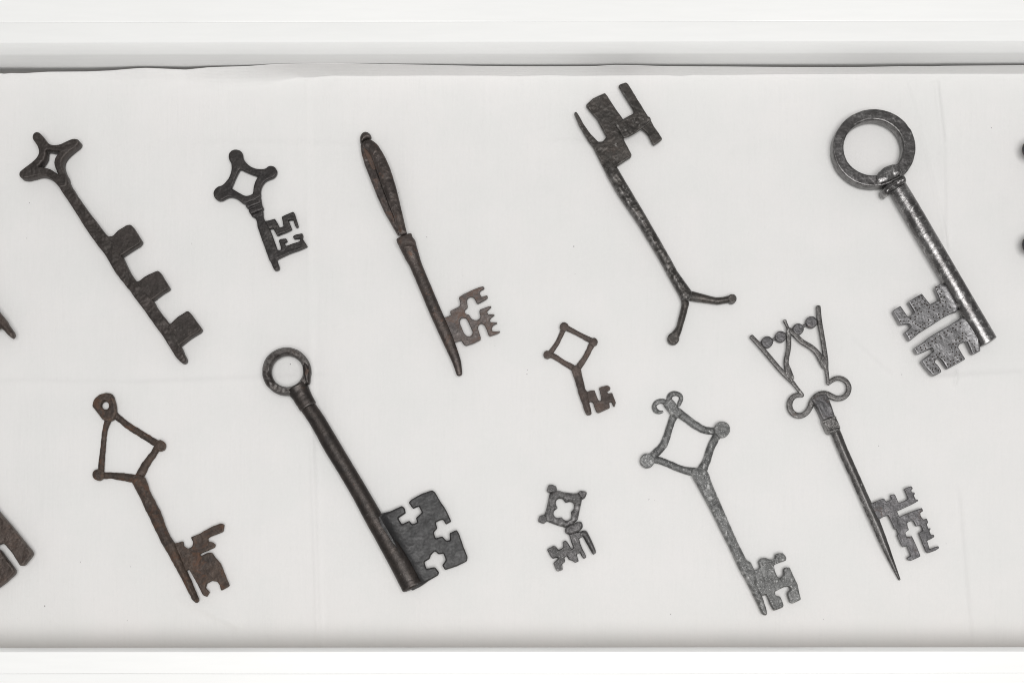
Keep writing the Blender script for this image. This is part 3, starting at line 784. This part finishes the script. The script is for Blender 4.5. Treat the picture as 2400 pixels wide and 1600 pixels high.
plate(k, 'bit', c, [(740, 1060), (780, 1040), (820, 1030), (890, 998), (905, 1010), (912, 1040), (868, 1070), (890, 1107), (935, 1085), (950, 1107), (982, 1095), (972, 1070), (1008, 1038), (990, 1000), (955, 1015), (930, 980), (945, 960), (1010, 925), (1070, 905), (1085, 915), (1120, 975), (1145, 1010), (1165, 1050), (1183, 1090), (1150, 1108), (1135, 1080), (1120, 1080), (1090, 1095), (1100, 1130), (1078, 1155), (1090, 1190), (1130, 1178), (1155, 1205), (1175, 1200), (1172, 1160), (1215, 1140), (1230, 1165), (1255, 1240), (1280, 1300), (1275, 1325), (1215, 1355), (1145, 1378), (1128, 1350), (1150, 1320), (1135, 1280), (1105, 1285), (1085, 1265), (1060, 1290), (1055, 1310), (1022, 1330), (1035, 1370), (1085, 1360), (1110, 1390), (1105, 1408), (1050, 1440), (1000, 1475), (950, 1500), (880, 1400), (760, 1150)], .0080, .0068, M_bigbit, b=3.2, e=.0022, corner=2.5, jit=.3, rough=.0003, blend=((715, 1055), (952, 1476), 15, 9, .0064))

# ================================================================ 8 little rusty lozenge-bow key
c = crop(1250, 740, 6.272)
k = key_at((1365, 870), 'small rust-crusted key with open lozenge bow of thin rods')
kr = dict(rough=.15, flat=.85, segs=14, per=1.3)
rod(k, 'bow', c, [(455, 170), (400, 300), (350, 400), (255, 540)], [44, 34, 34, 40], M_tiny, **kr)
rod(k, 'bow', c, [(470, 170), (560, 215), (680, 275), (860, 370)], [42, 38, 36, 42], M_tiny, **kr)
rod(k, 'bow', c, [(880, 385), (810, 520), (740, 650), (655, 770)], [46, 40, 44, 48], M_tiny, **kr)
rod(k, 'bow', c, [(230, 565), (320, 605), (430, 675), (600, 775)], [44, 38, 38, 46], M_tiny, **kr)
for cc, rr in (((452, 156), 64), ((888, 380), 60), ((207, 566), 58)):
    knob(k, 'knob', c, cc, rr, .0072, .0044, M_tiny, step=1.2, disc=False)
plate(k, 'shaft', c, [(555, 797), (580, 740), (640, 715), (700, 780), (730, 920), (770, 1080), (805, 1120), (825, 1270), (850, 1380), (862, 1440), (800, 1460), (770, 1432), (720, 1280), (680, 1180), (640, 1030), (600, 900)], .0078, .0044, M_tiny, pillow=True, e=.0012, corner=4, jit=.7, rough=.0009, step=1.3)
plate(k, 'bit', c, [(770, 1120), (800, 1110), (850, 1095), (900, 1090), (915, 1130), (940, 1200), (965, 1250), (1005, 1245), (990, 1150), (967, 1060), (985, 1045), (1080, 1020), (1110, 1030), (1135, 1060), (1125, 1090), (1085, 1110), (1100, 1140), (1160, 1130), (1180, 1190), (1212, 1275), (1195, 1335), (1175, 1320), (1150, 1265), (1115, 1270), (1125, 1350), (960, 1425), (930, 1415), (905, 1350), (880, 1275), (850, 1255), (825, 1270), (760, 1260)], .0048, .0040, M_tiny, b=2, corner=1.6, jit=.4, step=1.2, rough=.0006)

# ================================================================ 9 little quatrefoil key
c = crop(1240, 1120, 6.8174)
k = key_at((1330, 1235), 'smallest grey key, square bow pierced by a four-lobed opening')
bow = plate(k, 'bow', c, [(325, 240), (450, 190), (560, 222), (700, 240), (795, 236), (850, 300), (846, 350), (820, 470), (778, 665), (690, 735), (590, 792), (480, 760), (380, 727), (270, 680), (240, 590), (270, 520), (300, 390)], .0078, .0046, M_quat, b=8, e=.0016, corner=3, step=1.3, rough=.0005,
    holes=[[(425, 390), (440, 345), (480, 322), (530, 325), (565, 360), (582, 395), (630, 375), (690, 380), (720, 420), (722, 475), (695, 515), (668, 535), (680, 590), (670, 645), (620, 678), (570, 672), (535, 640), (520, 617), (480, 635), (430, 630), (392, 590), (390, 540), (420, 500), (460, 478), (435, 440)]])
for pts in ([(285, 172), (312, 102), (360, 97), (435, 125), (448, 185), (400, 228), (345, 242), (285, 210)], [(778, 235), (810, 195), (915, 210), (926, 240), (900, 310), (855, 342), (815, 300)], [(144, 672), (165, 600), (230, 575), (272, 590), (292, 680), (235, 726), (150, 695)]):
    plate(k, 'corner_block', c, pts, .0085, .0050, M_quat, b=4, e=.0016, corner=2.5, parent=bow, step=1.3)
plate(k, 'collar', c, [(580, 800), (620, 770), (700, 730), (780, 690), (830, 690), (856, 730), (860, 790), (820, 830), (720, 882), (640, 902), (590, 880), (570, 845)], .0100, .0054, M_quat, b=6, e=.0024, corner=3, step=1.3)
plate(k, 'shaft', c, [(790, 880), (830, 845), (900, 825), (930, 850), (970, 930), (1020, 1030), (1060, 1130), (1076, 1190), (1030, 1221), (1010, 1200), (960, 1110), (900, 1000), (860, 930), (810, 930)], .0082, .0046, M_quat, pillow=True, e=.0014, corner=3, step=1.3)
plate(k, 'bit', c, [(635, 895), (820, 845), (868, 925), (800, 965), (820, 1050), (860, 1140), (900, 1215), (917, 1265), (875, 1285), (845, 1250), (815, 1190), (760, 1215), (795, 1325), (740, 1347), (690, 1315), (640, 1300), (605, 1240), (565, 1270), (575, 1335), (530, 1370), (538, 1460), (460, 1487), (430, 1460), (388, 1355), (465, 1280), (450, 1265), (380, 1285), (345, 1250), (288, 1140), (300, 1125), (400, 1072), (430, 1090), (470, 1145), (550, 1100), (535, 1020), (585, 990), (620, 1030), (680, 1130), (712, 1110), (680, 1030), (655, 950)], .0072, .0044, M_quat, b=2.4, e=.0020, corner=1.2, jit=.2, step=1.2, rough=.0004)

# ================================================================ 10 pale grey diamond-bow key with scroll top
c = crop(1480, 900, 2.8)
k = key_at((1690, 1180), 'pale grey key with diamond bow, disc corners and two curled scrolls on top')
kr = dict(rough=.11, flat=.75)
rod(k, 'bow', c, [(288, 190), (262, 250), (238, 325), (205, 405), (140, 470)], [26, 23, 24, 26, 28], M_grey, **kr)
rod(k, 'bow', c, [(300, 180), (370, 232), (430, 275), (490, 303), (565, 308)], [28, 25, 26, 24, 24], M_grey, **kr)
rod(k, 'bow', c, [(590, 300), (545, 365), (512, 440), (492, 505), (455, 580)], [26, 27, 26, 27, 34], M_grey, **kr)
rod(k, 'bow', c, [(120, 490), (190, 502), (260, 530), (340, 562), (440, 580)], [24, 23, 23, 24, 30], M_grey, **kr)
knob(k, 'knob', c, (105, 500), 48, .0092, .0052, M_grey)
knob(k, 'knob', c, (595, 296), 53, .0092, .0056, M_grey)
top = plate(k, 'crest', c, [(225, 115), (262, 92), (300, 135), (338, 195), (300, 225), (262, 200), (235, 165), (210, 135)], .0085, .0048, M_grey, b=5, e=.0016, corner=4, jit=.6)
rod(k, 'scroll', c, [(255, 125), (247, 92), (265, 66), (295, 62), (320, 74), (326, 98), (316, 122), (310, 138)], [16, 18, 17, 15, 14, 14, 13, 11], M_grey, parent=top, per=1.2, segs=14, **kr)
rod(k, 'scroll', c, [(240, 130), (205, 113), (170, 117), (150, 142), (158, 172), (182, 184), (205, 181)], [18, 17, 16, 15, 17, 12, 7], M_grey, parent=top, per=1.2, segs=14, **kr)
plate(k, 'shaft', c, [(398, 600), (395, 560), (450, 542), (500, 570), (540, 680), (590, 790), (645, 920), (700, 1040), (755, 1150), (785, 1168), (812, 1225), (830, 1320), (858, 1390), (886, 1470), (893, 1505), (880, 1518), (860, 1505), (810, 1400), (760, 1300), (700, 1190), (640, 1060), (580, 940), (520, 820), (450, 690)], .0100, .0056, M_grey, b=8, e=.0022, corner=4, jit=.6, rough=.0008)
plate(k, 'bit', c, [(770, 1220), (830, 1215), (845, 1200), (832, 1165), (850, 1140), (880, 1137), (915, 1150), (945, 1140), (940, 1115), (990, 1102), (1018, 1135), (1015, 1155), (985, 1165), (935, 1185), (940, 1220), (960, 1265), (975, 1270), (1000, 1250), (995, 1215), (1010, 1200), (1040, 1200), (1060, 1250), (1090, 1310), (1100, 1360), (1112, 1410), (1060, 1437), (1040, 1430), (1022, 1380), (1025, 1360), (1045, 1350), (1035, 1325), (1000, 1330), (940, 1360), (945, 1385), (975, 1390), (1000, 1450), (990, 1465), (935, 1485), (910, 1440), (895, 1395), (880, 1380), (855, 1390), (825, 1385), (780, 1300)], .0078, .0052, M_grey, b=3.5, e=.0020, corner=2.5, jit=.5, rough=.0009)

# ================================================================ 11 crown-bow key
c = crop(1750, 710, 5.6)
k = key_at((1960, 1040), 'slender steel key with openwork crown bow, beaded bars and stepped bit')
kr = dict(expo=4.5, segs=24, rough=.035, per=1.4, wide=1.2)
ZB = .0062
bow = rod(k, 'bow', c, [(735, 1212), (690, 1206), (630, 1218), (580, 1268), (561, 1345), (585, 1420), (640, 1468), (710, 1476), (780, 1440), (830, 1370), (855, 1300), (900, 1238), (960, 1200), (1040, 1196), (1110, 1225), (1180, 1250), (1260, 1240), (1320, 1190), (1340, 1110), (1310, 1035), (1250, 995), (1180, 988), (1120, 1014), (1068, 1058)],
    [20, 24, 28, 31, 31, 31, 31, 31, 31, 31, 32, 33, 34, 34, 32, 30, 30, 29, 28, 27, 27, 26, 24, 20], M_crown, zc=ZB, flat=1.0, **kr)
rod(k, 'side_bar', c, [(938, 52), (955, 240), (990, 440), (1020, 620), (1040, 770), (1045, 860), (1058, 960), (1066, 1055)], [26, 27, 26, 26, 25, 22, 19, 18], M_crown, zc=ZB + .0004, flat=1.2, **kr)
rod(k, 'side_bar', c, [(62, 442), (170, 560), (300, 712), (420, 855), (520, 960), (600, 1040), (660, 1115), (735, 1208)], [24, 25, 25, 25, 25, 22, 18, 18], M_crown, zc=ZB + .0004, flat=1.2, **kr)
rod(k, 'inner_bar', c, [(548, 345), (552, 450), (548, 600), (524, 720), (518, 800), (545, 890), (580, 990)], [24, 27, 26, 27, 28, 34, 36], M_crown, zc=ZB, flat=1.05, **kr)
rod(k, 'inner_bar', c, [(552, 345), (630, 415), (720, 505), (850, 585), (930, 665), (985, 760), (1025, 830)], [24, 28, 28, 29, 31, 34, 34], M_crown, zc=ZB, flat=1.05, **kr)
plate(k, 'web', c, [(985, 690), (1020, 690), (1060, 760), (1060, 830), (1040, 880), (1010, 850), (960, 760)], .0085, ZB - .0006, M_crown, b=3, step=1.3)
plate(k, 'web', c, [(500, 900), (545, 880), (595, 960), (620, 1030), (590, 1045), (520, 970)], .0085, ZB - .0006, M_crown, b=3, step=1.3)
rod(k, 'finial', c, [(548, 350), (528, 300), (512, 265), (497, 235)], [24, 20, 22, 27], M_crown, zc=ZB + .0008, flat=1.0, segs=14, rough=.06, per=1.2)
for cc, rr in (((270, 510), 76), ((447, 440), 74), ((677, 340), 74), ((850, 250), 77)):
    knob(k, 'bead', c, cc, rr, .0072, ZB - .0008, M_crownbit, step=1.3)
for p0, p1, w in (((330, 485), (395, 463), 20), ((735, 308), (790, 282), 20), ((165, 535), (215, 520), 24), ((915, 238), (950, 226), 28), ((505, 420), (545, 400), 24)):
    rod(k, 'link', c, [p0, p1], w, M_crownbit, zc=ZB - .001, segs=12, per=1.2)
c3 = crop(1740, 700, 2.3059)
plate(k, 'neck', c3, [(372, 545), (400, 520), (455, 515), (470, 545), (486, 590), (503, 640), (470, 660), (435, 662), (412, 610), (392, 572)], .0105, .0066, M_crownbit, b=4, e=.0030, corner=4, rough=.0006)
col = plate(k, 'collar', c3, [(431, 656), (468, 640), (500, 629), (516, 662), (531, 696), (525, 711), (495, 724), (470, 731), (459, 720), (445, 690)], .0140, .0078, M_crown, b=4, e=.0042, corner=2.5, rough=.0009)
for (a0, a1) in (((436, 664), (505, 640)), ((455, 706), (524, 690))):
    rod(k, 'collar_band', c3, [a0, a1], 4.5, M_crown, zc=.0148, segs=10, parent=col, per=1.2)
for (a0, a1) in (((448, 676), (500, 694)), ((452, 696), (508, 660)), ((464, 712), (514, 678)), ((460, 684), (504, 714))):
    rod(k, 'hatch_line', c3, [a0, a1], 2.2, M_crown, zc=.0148, segs=8, parent=col, per=1.5)
rod(k, 'shaft', c3, [(500, 712), (545, 822), (612, 970), (672, 1105), (722, 1215), (765, 1320), (812, 1432), (849, 1516)], [27, 27, 26, 26, 26, 22, 14, 6], M_crown, zc=[.0068] * 5 + [.0062, .0045, .003], flat=.62, expo=1.25, segs=24, cap=.6, rough=.04)
c2 = crop(2000, 1130, 6.532)
plate(k, 'bit', c2, [(240, 330), (285, 315), (370, 275), (455, 243), (475, 250), (500, 295), (585, 255), (568, 200), (580, 185), (625, 177), (640, 190), (695, 315), (770, 285), (840, 250), (815, 180), (778, 105), (800, 85), (885, 55), (912, 85), (905, 105), (885, 120), (900, 150), (935, 150), (945, 175), (925, 195), (955, 260), (990, 262), (998, 280), (900, 335), (780, 390), (670, 440), (705, 530), (800, 480), (920, 435), (1050, 388), (1070, 435), (1025, 465), (1030, 510), (1070, 565), (1125, 550), (1148, 610), (1125, 640), (1150, 705), (1180, 695), (1185, 710), (1165, 740), (1190, 800), (1235, 800), (1243, 830), (1200, 860), (1130, 890), (1170, 1020), (1230, 995), (1300, 970), (1318, 1000), (1260, 1040), (1140, 1082), (1115, 1060), (1060, 930), (1000, 770), (1065, 735), (1045, 680), (1025, 660), (960, 670), (930, 610), (905, 585), (870, 590), (825, 615), (830, 670), (852, 725), (795, 765), (820, 835), (895, 818), (920, 870), (980, 1000), (1030, 1125), (1010, 1140), (890, 1192), (840, 1190), (820, 1150), (880, 1120), (860, 1060), (825, 970), (760, 990), (735, 950), (670, 805), (690, 790), (660, 715), (630, 715), (600, 640), (560, 560), (530, 505), (460, 525), (400, 565), (350, 560)], .0046, .0058, M_crownbit, b=1.6, corner=1.4, jit=.2, step=1.3, rough=.0003)

# ================================================================ 12 key tip entering at the left edge
c = crop(0, 700, 13.06)
k = key_at((-90, 690), 'rusty key at the left edge, only its tapered tip showing')
plate(k, 'shaft', c, [(-2100, -2200), (-1900, -2350), (-900, -760), (0, 455), (100, 575), (180, 655), (200, 720), (270, 830), (370, 970), (415, 1060), (415, 1120), (380, 1180), (340, 1195), (305, 1165), (200, 1070), (100, 950), (20, 885), (-200, 640), (-1100, -560)], .0130, .0120, M_edge, pillow=True, e=.0022, corner=5, jit=.6, rough=.0008)
plate(k, 'bit', c, [(-1100, -400), (-60, 800), (20, 885), (-150, 960), (-420, 1150), (-760, 760), (-640, 640), (-900, 330), (-1060, 420), (-1450, -60)], .0080, .0100, M_edge, b=3, corner=3)
plate(k, 'bow', c, circ(-2200, -2650, 620, 600, 40), .0120, .0090, M_edge, b=7, holes=[circ(-2200, -2650, 400, 390, 32)])

# ================================================================ 13 key bit at the lower left edge
c = crop(0, 1100, 5.2267)
k = key_at((-60, 1220), 'brown key at the lower left edge, only two prongs of its bit showing')
plate(k, 'bit', c, [(-420, 60), (-260, 220), (0, 535), (100, 650), (240, 820), (388, 1005), (394, 1040), (288, 1172), (255, 1178), (240, 1165), (150, 1020), (60, 915), (30, 900), (0, 908), (-60, 935), (-50, 965), (0, 985), (60, 1070), (130, 1160), (182, 1230), (180, 1270), (60, 1380), (0, 1425), (-150, 1520), (-520, 960), (-640, 300)], .0100, .0098, M_edge, b=4, e=.0030, corner=4, jit=.5, rough=.0008)
rod(k, 'shaft', c, [(-420, 300), (-700, -100), (-1000, -560)], [105, 95, 95], M_edge, zc=.0085, segs=20, rough=.04)
plate(k, 'bow', c, circ(-1130, -760, 330, 320, 40), .0130, .0090, M_edge, b=7, holes=[circ(-1130, -760, 210, 205, 32)])

# ================================================================ 14 key at the right edge: two ball ends
c = crop(0, 0, 1.0)
k = key_at((2560, 470), 'dark key at the right edge, only two rounded knob ends showing')
bow = rod(k, 'bow', c, [(2424, 349), (2480, 390), (2530, 458), (2480, 528), (2424, 572)], [15, 13, 15, 13, 15], M_small, zc=.0160, segs=18)
rod(k, 'shaft', c, [(2520, 458), (2600, 470), (2760, 492)], [15, 13, 12], M_small, zc=[.015, .011, .008], segs=18)
plate(k, 'bit', c, [(2690, 480), (2750, 488), (2744, 560), (2722, 558), (2724, 535), (2706, 533), (2704, 556), (2684, 553)], .007, .0085, M_small, b=3)
for cy in (349, 572):
    rod(k, 'knob', c, [(2421, cy), (2425, cy)], [25, 25], M_small, zc=.0165, segs=24, cap=1.0, parent=bow)

# ---------------------------------------------------------------- lint and dust on the cloth
SPECK = [(1345, 577, 1.5), (680, 853, 1.4), (1235, 876, .9), (1520, 1170, 1.1), (1572, 1438, 1.3), (188, 1316, 1.0), (104, 1419, 1.6), (62, 558, .9), (68, 475, .8), (1082, 765, .9), (1000, 555, .9), (2114, 877, 1.1), (2060, 1044, 1.0), (1236, 866, .7), (2324, 299, .9), (934, 452, .8), (1160, 810, .8), (448, 570, .8), (305, 1327, .9), (41, 1447, .8), (298, 1452, .8), (1930, 1450, .8), (1085, 645, .8), (1348, 641, .7), (2218, 1273, .9), (1137, 736, .7), (1522, 1169, .6), (1534, 1171, .6), (815, 961, .7), (2420, 700, 1), (-40, 900, 1)]
Vs, Fs = [], []
for (x, y, rr) in SPECK:
    X0, Y0 = P(x, y)
    a0 = random.random() * 6
    b0 = len(Vs)
    rr *= .75
    for q in range(6):
        a = a0 + q * math.pi / 3
        f = rr * S * (.7 + .5 * random.random())
        Vs.append((X0 + f * 1.3 * math.cos(a), Y0 + f * math.sin(a), -.0008))
    Vs.append((X0, Y0, rr * S * .9))
    for q in range(6):
        Fs.append((b0 + q, b0 + (q + 1) % 6, b0 + 6))
lint = link_mesh('lint', Vs, Fs, M_lint, None, (0, 0.25, 0))
tag(lint, 'tiny dark specks of lint scattered over the cloth', 'lint', kind='stuff')
